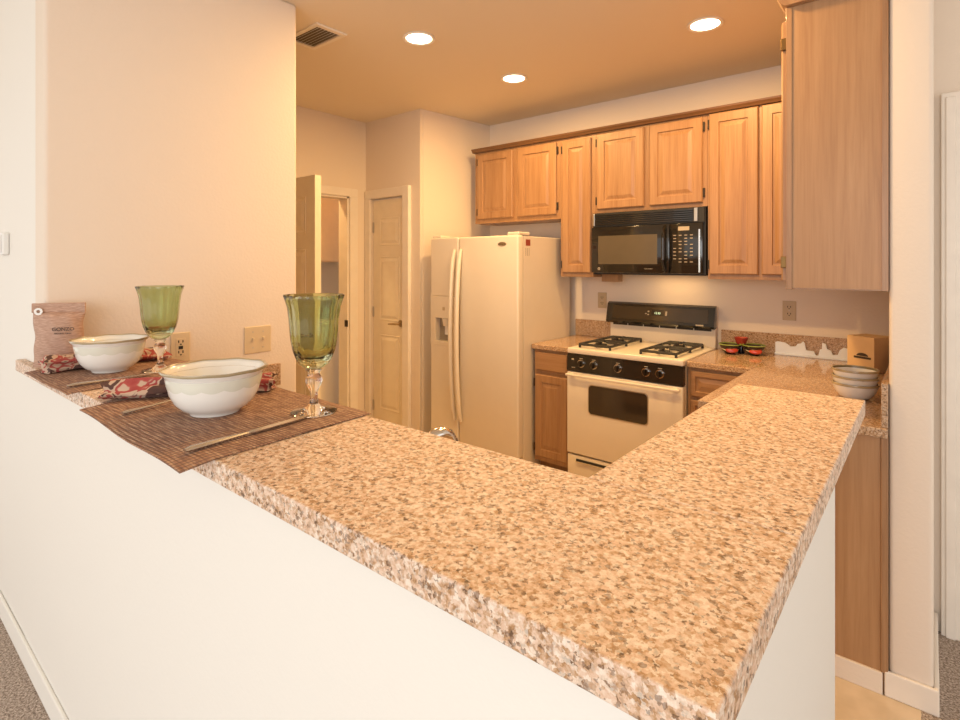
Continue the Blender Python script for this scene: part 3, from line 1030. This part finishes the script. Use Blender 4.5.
def recessed(x, y, label):
    t = thing('recessed_light', label, 'light', (x, y, ZC), 0, LG)
    bm = add_lathe(B(), [(0.070, -0.001), (0.088, -0.001), (0.090, -0.005), (0.086, -0.009), (0.072, -0.006)], 40, close=True)
    obj('trim_ring', bm, M['metal_paint'], t, True)
    obj('lens', add_lathe(B(), [(0.0, -0.0045), (0.069, -0.0045), (0.069, -0.0012), (0.0, -0.0012)], 40), M['lens'], t, True)
    ld = bpy.data.lights.new('lamp', 'AREA')
    ld.shape = 'DISK'
    ld.size = 0.13
    ld.energy = LAMP_WATTS
    ld.color = LAMP_COLOR
    lo = bpy.data.objects.new('lamp', ld)
    COL.objects.link(lo)
    lo.parent = t
    lo.location = (0, 0, -0.012)
    return t


recessed(-2.154, 2.071, 'round recessed ceiling light, nearest to the ceiling vent')
recessed(-2.130, 2.920, 'round recessed ceiling light in front of the cabinet over the refrigerator')
recessed(-0.891, 2.892, 'round recessed ceiling light, nearest to the right wall cabinet')
recessed(-0.891, 2.071, 'round recessed ceiling light above the passage, out of the picture')

recessed(-4.35, 2.35, 'added unseen ceiling light brightening the laundry room')  # extra lamp out of view, added to brighten the dark laundry

# ceiling vent
t = thing('ceiling_vent', 'cream ceiling air vent with dark louvers beside the wall corner', 'vent', (-2.57, 1.695, ZC))
bm = bx(-0.155, 0.155, -0.095, -0.072, -0.010, -0.0005, 0.002)
add_box(bm, -0.155, 0.155, 0.072, 0.095, -0.010, -0.0005, 0.002)
add_box(bm, -0.155, -0.125, -0.072, 0.072, -0.010, -0.0005, 0.002)
add_box(bm, 0.125, 0.155, -0.072, 0.072, -0.010, -0.0005, 0.002)
obj('frame', bm, M['metal_paint'], t)
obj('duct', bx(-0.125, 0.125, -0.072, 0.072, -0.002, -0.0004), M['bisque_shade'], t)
for k in range(7):
    bm = bx(-0.124, 0.124, -0.009, 0.009, -0.0008, 0.0008)
    bmesh.ops.rotate(bm, verts=bm.verts, cent=(0, 0, 0), matrix=Matrix.Rotation(math.radians(35), 3, 'X'))
    obj('slat', moved(bm, (0, -0.06 + 0.02 * k, -0.008)), M['metal_paint'], t)

# ---------------------------------------------------------------- outlets and switch


def outlet(name, label, loc, rotz, style, mat):
    t = thing(name, label, 'outlet' if 'outlet' in name else 'switch', loc, rotz)
    if style == 'switch':
        obj('plate', bx(-0.0625, 0.0625, -0.006, 0, -0.06, 0.06, 0.003), mat, t)
        for sx in (-0.024, 0.024):
            obj('toggle', bx(sx - 0.005, sx + 0.005, -0.018, -0.0058, -0.004, 0.010, 0.002), M['ivory'], t)
            for sz in (-0.035, 0.035):
                obj('screw', moved(cyl_y(0.003, -0.0068, -0.0058, 10), (sx, 0, sz)), M['nickel'], t)
    else:
        obj('plate', bx(-0.037, 0.037, -0.006, 0, -0.060, 0.060, 0.003), mat, t)
        f = obj('receptacle', bx(-0.018, 0.018, -0.008, -0.0058, -0.036, 0.036, 0.001), mat, t)
        for sz in (-0.021, 0.021):
            obj('slot', bx(-0.010, -0.006, -0.0088, -0.0078, sz - 0.002, sz + 0.008), M['slot'], f)
            obj('slot', bx(0.006, 0.010, -0.0088, -0.0078, sz - 0.002, sz + 0.008), M['slot'], f)
            obj('slot', bx(-0.003, 0.003, -0.0088, -0.0078, sz - 0.011, sz - 0.006), M['slot'], f)
        if style == 'gfci':
            obj('reset_button', bx(-0.008, 0.008, -0.010, -0.0078, -0.007, 0.006, 0.0005), M['slot'], f)
        else:
            obj('screw', moved(cyl_y(0.003, -0.009, -0.0078, 10), (0, 0, 0)), M['nickel'], f)
    return t


outlet('wall_outlet', 'ivory outlet on the peach wall behind the left goblet', (XL, 0.910, 1.137), PI / 2, 'gfci', M['ivory'])
outlet('light_switch', 'ivory double light switch on the peach wall', (XL, 1.237, 1.134), PI / 2, 'switch', M['ivory'])
outlet('wall_outlet', 'tan outlet on the back wall under the right cabinets', (-0.665, YB, 1.185), 0, 'duplex', M['tan_plate'])
outlet('wall_outlet', 'tan outlet on the back wall just left of the range', (-1.928, YB, 1.195), 0, 'duplex', M['tan_plate'])
t = thing('thermostat', 'small white wall control at the left edge', 'thermostat', (-2.93, YF + 0.001, 1.51))
obj('body', bx(-0.06, 0.06, -0.024, 0, 0, 0.09, 0.006), M['white'], t)
obj('cover', bx(-0.05, 0.05, -0.028, -0.0238, 0.01, 0.08, 0.003), M['white'], t)

# ---------------------------------------------------------------- faucet
t = thing('faucet', 'chrome faucet head rising just above the bar edge', 'faucet', (-0.866, 0.862, CZ + 0.0004))
obj('base', add_lathe(B(), [(0, 0), (0.03, 0), (0.03, 0.010), (0.021, 0.018), (0.018, 0.10), (0.019, 0.150), (0.0, 0.152)], 24), M['chrome'], t, True)
pts = [(-0.004, -0.012, 0.150), (-0.002, 0.002, 0.160), (0.0, 0.020, 0.167), (0.002, 0.040, 0.168), (0.004, 0.058, 0.160), (0.006, 0.070, 0.146)]
obj('spout', add_tube(B(), pts, [0.009, 0.015, 0.0175, 0.018, 0.017, 0.014], 20), M['chrome'], t, True)
obj('nozzle', add_tube(B(), [(0.006, 0.070, 0.146), (0.008, 0.079, 0.120)], [0.0145, 0.0125], 20), M['black_matte'], t, True)

# ---------------------------------------------------------------- placemats


def placemat(label, corners):
    """corners: front-left, front-right, back-right, back-left; drapes a little over the bar edges"""
    c = [Vector((x, y, 0)) for x, y in corners]
    ctr = (c[0] + c[1] + c[2] + c[3]) / 4
    bm = B()
    nx, ny = 28, 28
    grid = []
    for j in range(ny + 1):
        row = []
        for i in range(nx + 1):
            u, v = i / nx, j / ny
            p = (c[0] * (1 - u) + c[1] * u) * (1 - v) + (c[3] * (1 - u) + c[2] * u) * v
            z = BAR + 0.0012
            wob = 0.0004 * (1 + math.sin(u * 17 + v * 5))
            e = 0.4447 - p.y
            if e > 0:
                z -= 0.12 * e
                wob = 0.0015 * math.sin(u * 9) * e / 0.03
            e = p.y - 0.804
            if e > 0:
                z -= 0.15 * e
            row.append((p.x - ctr.x, p.y - ctr.y, z - BAR + max(wob, 0 if p.y > 0.4447 else -0.01)))
        grid.append(row)
    vt = [[bm.verts.new((x, y, z + 0.0022)) for x, y, z in r] for r in grid]
    vb = [[bm.verts.new((x, y, z)) for x, y, z in r] for r in grid]
    for j in range(ny):
        for i in range(nx):
            bm.faces.new((vt[j][i], vt[j][i + 1], vt[j + 1][i + 1], vt[j + 1][i]))
            bm.faces.new((vb[j][i], vb[j + 1][i], vb[j + 1][i + 1], vb[j][i + 1]))
    for j in range(ny):
        for i in (0, nx):
            bm.faces.new((vt[j][i], vt[j + 1][i], vb[j + 1][i], vb[j][i]))
    for i in range(nx):
        for j in (0, ny):
            bm.faces.new((vt[j][i], vb[j][i], vb[j][i + 1], vt[j][i + 1]))
    o = obj('placemat', bm, M['weave'], None, True, 60)
    o.location = (ctr.x, ctr.y, BAR)
    return tag(o, label, 'placemat', 'woven placemats on the bar')


placemat('brown woven placemat under the bowl nearer the bag', [(-2.27, 0.410), (-1.795, 0.414), (-1.84, 0.846), (-2.30, 0.820)])
placemat('brown woven placemat under the nearer, larger-looking bowl', [(-1.600, 0.394), (-0.985, 0.384), (-1.010, 0.817), (-1.56, 0.822)])
MZ = BAR + 0.0046

# ---------------------------------------------------------------- bowls


def wavy(r, z, a):
    k = max(0.0, (z - 0.07) / 0.035)
    return r * (1 + 0.008 * k * math.cos(9 * a)), z + 0.0007 * k * math.cos(9 * a + 0.6)


def bowl(label, loc, rot):
    t = thing('ceramic_bowl', label, 'bowl', loc, rot, 'white bowls on the placemats')
    t.scale = (0.89, 0.89, 0.98)
    prof = [(0.0, 0.004), (0.050, 0.004), (0.052, 0.0), (0.060, 0.0), (0.062, 0.006), (0.080, 0.014), (0.097, 0.030), (0.1085, 0.052), (0.1135, 0.074), (0.1165, 0.090),
            (0.1155, 0.0905), (0.1105, 0.076), (0.1045, 0.054), (0.092, 0.034), (0.074, 0.020), (0.045, 0.013), (0.0, 0.011)]
    obj('body', add_lathe(B(), prof, 84, radfun=wavy), M['ceramic'], t, True, 60)
    prof = [(0.1168, 0.0906), (0.1195, 0.096), (0.1262, 0.1025), (0.1275, 0.1065), (0.124, 0.106), (0.119, 0.100), (0.1150, 0.0912)]
    obj('flared_rim', add_lathe(B(), prof, 84, radfun=wavy, close=True), M['ceramic'], t, True, 60)
    prof = [(0.1266, 0.1020), (0.1290, 0.1055), (0.1284, 0.1088), (0.1240, 0.1086), (0.1225, 0.1065), (0.1262, 0.1062)]
    obj('rim_glaze', add_lathe(B(), prof, 84, radfun=wavy, close=True), M['rim_glaze'], t, True, 60)
    # scalloped embossed band below the rim
    bm = B()
    n = 126

    def surf(z):
        pts_ = [(0.097, 0.030), (0.1085, 0.052), (0.1135, 0.074), (0.1165, 0.0898)]
        for (r0, z0), (r1, z1) in zip(pts_, pts_[1:]):
            if z0 <= z <= z1:
                return r0 + (r1 - r0) * (z - z0) / (z1 - z0)
        return 0.1165
    rows = []
    for j in range(4):
        row = []
        for i in range(n):
            a = 2 * PI * i / n
            zb_ = 0.069 - 0.006 * abs(math.sin(7 * a))
            zz = zb_ + (0.0895 - zb_) * j / 3
            r_, zz2 = wavy(surf(zz), zz, a)
            off = 0.0002 if j == 0 else 0.0010
            row.append(bm.verts.new(((r_ + off) * math.cos(a), (r_ + off) * math.sin(a), zz2)))
        rows.append(row)
    for r0, r1 in zip(rows, rows[1:]):
        for i in range(n):
            bm.faces.new((r0[i], r0[(i + 1) % n], r1[(i + 1) % n], r1[i]))
    obj('scalloped_band', bm, M['sage_glaze'], t, True, 60)
    return t


b0 = bowl('white scalloped ceramic bowl beside the nearer green goblet', (-1.300, 0.586, MZ), 0.2)
b1 = dup(b0, (-2.066, 0.593, MZ), 0.9, 'white scalloped ceramic bowl in front of the burlap bag', 'white bowls on the placemats')
b1.scale = (0.845, 0.845, 0.98)

# ---------------------------------------------------------------- goblets


def ribs(r, z, a):
    k = min(1.0, max(0.0, (z - 0.115) / 0.05))
    return r * (1 + 0.024 * k * math.cos(12 * a)), z


def goblet(label, loc):
    t = thing('goblet', label, 'goblet', loc, 0.3, 'green glass goblets')
    t.scale = (1.0, 1.0, 0.97)
    ft = [(0.0, 0.0), (0.050, 0.0), (0.0525, 0.0012), (0.052, 0.003), (0.034, 0.007), (0.018, 0.012), (0.011, 0.020), (0.0085, 0.034), (0.0085, 0.048),
          (0.012, 0.058), (0.0185, 0.070), (0.0195, 0.078), (0.0165, 0.086), (0.0135, 0.092), (0.015, 0.099), (0.019, 0.1045), (0.0, 0.105)]
    obj('stem_and_foot', add_lathe(B(), ft, 40), M['clear_glass'], t, True, 60)
    cup = [(0.0, 0.1054), (0.014, 0.1056), (0.025, 0.110), (0.034, 0.119), (0.042, 0.133), (0.0485, 0.152), (0.0525, 0.175), (0.0548, 0.200), (0.0565, 0.225), (0.0598, 0.253), (0.0650, 0.272), (0.0690, 0.2835),
           (0.0682, 0.2848), (0.0640, 0.272), (0.0584, 0.253), (0.0550, 0.225), (0.0532, 0.200), (0.0508, 0.175), (0.0464, 0.155), (0.0385, 0.140), (0.028, 0.131), (0.016, 0.127), (0.0, 0.126)]
    obj('cup', add_lathe(B(), cup, 96, radfun=ribs), M['green_glass'], t, True, 60)
    return t


g0 = goblet('green glass goblet right of the nearer bowl', (-1.116, 0.732, MZ))
dup(g0, (-1.944, 0.698, MZ), 0.8, 'green glass goblet in front of the wall outlet', 'green glass goblets')

# ---------------------------------------------------------------- napkins


def napkin(label, p0, p1, seed):
    rnd = random.Random(seed)
    p0, p1 = Vector(p0), Vector(p1)
    d = (p1 - p0)
    L = d.length
    bm = B()
    n, m = 30, 26
    rings = []
    ph = [rnd.uniform(0, 6) for _ in range(4)]
    for i in range(n + 1):
        s = i / n
        flare = 1.0 + 0.35 * (abs(2 * s - 1)) ** 2.2
        ring = []
        for k in range(m):
            a = 2 * PI * k / m
            fold = 1 + 0.20 * math.sin(5 * a + ph[0] + 3 * s) + 0.10 * math.sin(9 * a + ph[1] - 7 * s) + 0.06 * math.sin(14 * s + ph[2])
            w = 0.035 * flare * fold * math.cos(a)
            h = 0.022 * fold * math.sin(a) * (1.15 if s < 0.5 else 1.0)
            ring.append(bm.verts.new(((s - 0.5) * L + 0.008 * math.sin(3 * a + ph[3]) * (abs(2 * s - 1)), w, max(0.0006, h + 0.020))))
        rings.append(ring)
    for a_, b_ in zip(rings, rings[1:]):
        for k in range(m):
            bm.faces.new((a_[k], a_[(k + 1) % m], b_[(k + 1) % m], b_[k]))
    bm.faces.new(list(reversed(rings[0])))
    bm.faces.new(rings[-1])
    o = obj('cloth_napkin', bm, M['floral'], None, True, 70)
    mid = (p0 + p1) / 2
    o.location = (mid.x, mid.y, MZ + 0.0004)
    o.rotation_euler = (0, 0, math.atan2(d.y, d.x))
    return tag(o, label, 'napkin', 'floral cloth napkins')


napkin('rolled floral cloth napkin behind the bowl near the bag', (-2.190, 0.445, 0), (-2.182, 0.80, 0), 3)
napkin('rolled floral cloth napkin on the nearer placemat behind its bowl', (-1.645, 0.462, 0), (-1.415, 0.80, 0), 5)

# ---------------------------------------------------------------- cutlery


def knife(label, p0, p1):
    p0, p1 = Vector(p0), Vector(p1)
    d = p1 - p0
    L = d.length
    t = thing('table_knife', label, 'knife', (p0.x, p0.y, MZ), math.atan2(d.y, d.x), 'table knives on the placemats')
    h = L * 0.45
    obj('handle', add_tube(B(), [(0, 0, 0.0050), (0.012, 0, 0.0058), (h * 0.5, 0, 0.0054), (h, 0, 0.0048)], [0.0055, 0.0085, 0.0075, 0.0048], 12, 0.55), M['steel'], t, True)
    bm = B()
    o_ = [(h - 0.004, -0.004), (h + 0.02, -0.009), (L * 0.9, -0.010), (L, -0.001), (L * 0.97, 0.007), (h + 0.02, 0.008), (h - 0.004, 0.004)]
    a = [bm.verts.new((x, y, 0.0040)) for x, y in o_]
    b = [bm.verts.new((x, y, 0.0058)) for x, y in o_]
    bm.faces.new(a)
    bm.faces.new(b)
    for i in range(len(o_)):
        bm.faces.new((a[i], a[(i + 1) % len(o_)], b[(i + 1) % len(o_)], b[i]))
    obj('blade', bm, M['steel'], t)
    return t


def fork(label, p0, p1):
    p0, p1 = Vector(p0), Vector(p1)
    d = p1 - p0
    L = d.length
    t = thing('table_fork', label, 'fork', (p0.x, p0.y, MZ), math.atan2(d.y, d.x), 'table forks on the placemats')
    obj('handle', add_tube(B(), [(0, 0, 0.0045), (0.01, 0, 0.005), (L * 0.35, 0, 0.006), (L * 0.68, 0, 0.010), (L * 0.74, 0, 0.008)], [0.0050, 0.0075, 0.0045, 0.0036, 0.0075], 12, 0.5), M['steel'], t, True)
    bm = bx(L * 0.735, L * 0.80, -0.011, 0.011, 0.006, 0.0085, 0.001)
    for k in range(4):
        yk = -0.009 + 0.006 * k
        add_tube(bm, [(L * 0.795, yk, 0.0075), (L * 0.90, yk, 0.0055), (L, yk, 0.0085)], [0.0018, 0.0016, 0.0009], 8)
    obj('tines', bm, M['steel'], t, True)
    return t


knife('steel table knife on the nearer placemat, right of its bowl', (-1.055, 0.420, 0), (-1.085, 0.700, 0))
knife('steel table knife on the placemat near the bag, right of its bowl', (-1.868, 0.432, 0), (-1.882, 0.66, 0))
fork('steel table fork on the nearer placemat, between napkin and bowl', (-1.435, 0.436, 0), (-1.470, 0.62, 0))
fork('steel table fork on the placemat near the bag, left of its bowl', (-2.195, 0.465, 0), (-2.21, 0.67, 0))

# ---------------------------------------------------------------- burlap bag
BW, BH = 0.152, 0.216
bag = thing('burlap_bag', 'small brown burlap deodorizer bag standing on the bar end', 'bag', (-2.282, 0.505, BAR + 0.0046), math.atan2(0.128, 0.075))
bm = B()
nx, nz = 16, 20
front, back = [], []
for j in range(nz + 1):
    v = j / nz
    z = BH * 0.86 * v
    half = BW / 2 * (0.93 + 0.05 * math.cos(v * PI * 2) - 0.02 * math.sin(9 * v))
    thick = 0.034 * (math.sin(PI * (0.10 + 0.90 * (1 - v) ** 0.75 * 1.0)) ** 0.7 if v < 1 else 0.0) + 0.002
    rf, rb = [], []
    for i in range(nx + 1):
        u = -1 + 2 * i / nx
        x = half * u + 0.002 * math.sin(14 * v) * abs(u)
        tt = thick * max(0.0, 1 - abs(u) ** 2.4) + 0.0012
        tt += 0.0012 * math.sin(9 * u + 11 * v)
        rf.append(bm.verts.new((x, -max(tt, 0.001), z)))
        rb.append(bm.verts.new((x, max(tt, 0.001), z)))
    front.append(rf)
    back.append(rb)
for j in range(nz):
    for i in range(nx):
        bm.faces.new((front[j][i], front[j][i + 1], front[j + 1][i + 1], front[j + 1][i]))
        bm.faces.new((back[j][i], back[j + 1][i], back[j + 1][i + 1], back[j][i + 1]))
    for i in (0, nx):
        bm.faces.new((front[j][i], front[j + 1][i], back[j + 1][i], back[j][i]))
for i in range(nx):
    for j in (0, nz):
        bm.faces.new((front[j][i], back[j][i], back[j][i + 1], front[j][i + 1]))
body = obj('pouch', bm, M['burlap'], bag, True, 60)
obj('top_seam', bx(-BW / 2, BW / 2, -0.0042, 0.0042, BH * 0.855, BH, 0.0015), M['burlap'], bag)
obj('grommet', moved(add_lathe(B(), [(0.0055, -0.0015), (0.012, -0.0015), (0.012, 0.0008), (0.0055, 0.0008)], 20, close=True), (-0.054, -0.0125, BH * 0.875), rotx=PI / 2), M['white'], bag, True)
obj('lettering', moved(text_bm('GONZO', 0.0165, 0.0006), (0.024, -0.0410, BH * 0.60)), M['print_dark'], bag)
obj('small_lettering', moved(text_bm('NATURAL MAGIC', 0.0062, 0.0006), (0.024, -0.0415, BH * 0.535)), M['print_dark'], bag)

# ---------------------------------------------------------------- stacked bowls by the column


def stack_bowl(label, z):
    t = thing('rimmed_bowl', label, 'bowl', (-0.238, 2.737, z), 0, 'stacked rimmed bowls')
    t.scale = (0.83, 0.83, 0.85)
    prof = [(0.0, 0.0), (0.052, 0.0), (0.070, 0.012), (0.088, 0.036), (0.0955, 0.060), (0.097, 0.066), (0.094, 0.066), (0.085, 0.038), (0.067, 0.016), (0.0, 0.006)]
    obj('body', add_lathe(B(), prof, 48), M['ceramic'], t, True, 50)
    obj('olive_rim', add_lathe(B(), [(0.0972, 0.0662), (0.0995, 0.067), (0.1005, 0.073), (0.0985, 0.0775), (0.0945, 0.077), (0.0938, 0.0662)], 48, close=True), M['rim_glaze'], t, True, 50)
    obj('inner_band', add_lathe(B(), [(0.0935, 0.067), (0.0944, 0.074), (0.093, 0.074), (0.092, 0.067)], 48, close=True), M['olive_band'], t, True, 50)
    return t


s0 = stack_bowl('white bowl with olive rim, lowest of the stack by the column', CZ + 0.0002)
for lab, z in (('white bowl with olive rim, middle of the stack by the column', 0.029), ('white bowl with olive rim, topmost of the stack by the column', 0.058)):
    dup(s0, (-0.238, 2.737, CZ + 0.0002 + z), 0.4, lab, 'stacked rimmed bowls')

# ---------------------------------------------------------------- kraft box
kb = thing('gift_box', 'plain kraft card box with a dark printed emblem in the corner', 'box', (-0.240, 3.495, CZ + 0.0003), math.radians(-30))
obj('box_body', bx(-0.068, 0.072, -0.075, 0.075, 0, 0.182, 0.002), M['kraft'], kb)
bm = B()
n = 14
pts2 = [(0.030 * math.cos(PI * i / n), 0.016 * math.sin(PI * i / n)) for i in range(n + 1)]
add_prism(bm, [(x + 0.012, 0.082 + z) for x, z in pts2], -0.0762, -0.0752)
add_box(bm, -0.032, 0.056, -0.0762, -0.0752, 0.068, 0.079)
obj('emblem', bm, M['print_dark'], kb)

# ---------------------------------------------------------------- made-up white strip standing for a bright patch on the backsplash
t = thing('bright_patch', 'white jagged strip added for a bright patch along the backsplash', 'patch', (-0.735, 3.752, CZ + 0.0002))
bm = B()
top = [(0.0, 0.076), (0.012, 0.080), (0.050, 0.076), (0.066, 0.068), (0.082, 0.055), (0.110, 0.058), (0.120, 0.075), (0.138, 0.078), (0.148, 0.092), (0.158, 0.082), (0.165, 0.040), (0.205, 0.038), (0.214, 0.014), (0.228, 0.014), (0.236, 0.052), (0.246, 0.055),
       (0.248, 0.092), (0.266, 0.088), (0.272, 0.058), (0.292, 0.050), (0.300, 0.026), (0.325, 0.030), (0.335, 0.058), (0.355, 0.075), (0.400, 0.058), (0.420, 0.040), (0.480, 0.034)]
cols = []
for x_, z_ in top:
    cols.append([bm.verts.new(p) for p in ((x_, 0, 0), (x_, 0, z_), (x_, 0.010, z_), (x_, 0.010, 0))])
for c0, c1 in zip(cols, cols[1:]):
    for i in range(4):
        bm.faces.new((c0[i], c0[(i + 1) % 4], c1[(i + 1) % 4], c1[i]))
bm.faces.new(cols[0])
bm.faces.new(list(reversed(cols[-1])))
obj('patch_shape', bm, M['patch_white'], t)
obj('patch_base', bx(-0.002, 0.482, -0.012, -0.0005, 0, 0.012, 0.002), M['patch_white'], t)

# ---------------------------------------------------------------- painted dish
t = thing('painted_dish', 'three-lobed painted dish with green rims and red petals by the range', 'dish', (-0.895, 3.62, CZ + 0.0002), math.radians(18))


def lobe(cx_, cy_, z0, r, h, mat, name):
    bm = add_lathe(B(), [(0.0, z0), (r * 0.42, z0), (r * 0.72, z0 + h * 0.35), (r, z0 + h), (r * 0.95, z0 + h), (r * 0.66, z0 + h * 0.42), (r * 0.36, z0 + h * 0.16), (0, z0 + h * 0.14)], 28)
    return obj(name, moved(bm, (cx_, cy_, 0)), mat, t, True, 50)


for cx_, cy_ in ((-0.066, 0.0), (0.066, -0.004)):
    lb = lobe(cx_, cy_, 0.0002, 0.066, 0.056, M['black_glaze'], 'lobe')
    bm = add_lathe(B(), [(0.0625, 0.0565), (0.067, 0.0565), (0.068, 0.0615), (0.0625, 0.0625)], 28, close=True)
    obj('green_rim', moved(bm, (cx_, cy_, 0)), M['green_glaze'], lb, True)
    bm = B()
    bmesh.ops.create_uvsphere(bm, u_segments=16, v_segments=10, radius=1.0)
    bmesh.ops.scale(bm, verts=bm.verts, vec=(0.036, 0.012, 0.020))
    bmesh.ops.rotate(bm, verts=bm.verts, cent=(0, 0, 0), matrix=Matrix.Rotation(math.radians(-28), 3, 'X'))
    obj('red_petal', moved(bm, (cx_ + 0.006, cy_ - 0.047, 0.029)), M['red_glaze'], lb, True)
    bm = add_tube(B(), [(cx_ + 0.050 * math.cos(a), cy_ + 0.050 * math.sin(a) - 0.0, 0.0165 + 0.018 * abs(math.cos(a))) for a in [PI * 1.08 + PI * 0.84 * k / 10 for k in range(11)]], 0.0045, 8)
    obj('cream_line', bm, M['cream_glaze'], lb, True)
lb = lobe(0.0, 0.055, 0.045, 0.042, 0.052, M['red_glaze'], 'red_lobe')
obj('red_stem', add_lathe(B(), [(0.0, 0.0002), (0.024, 0.0002), (0.015, 0.02), (0.014, 0.0448), (0, 0.0448)], 16, (0.0, 0.055)), M['black_glaze'], t, True)
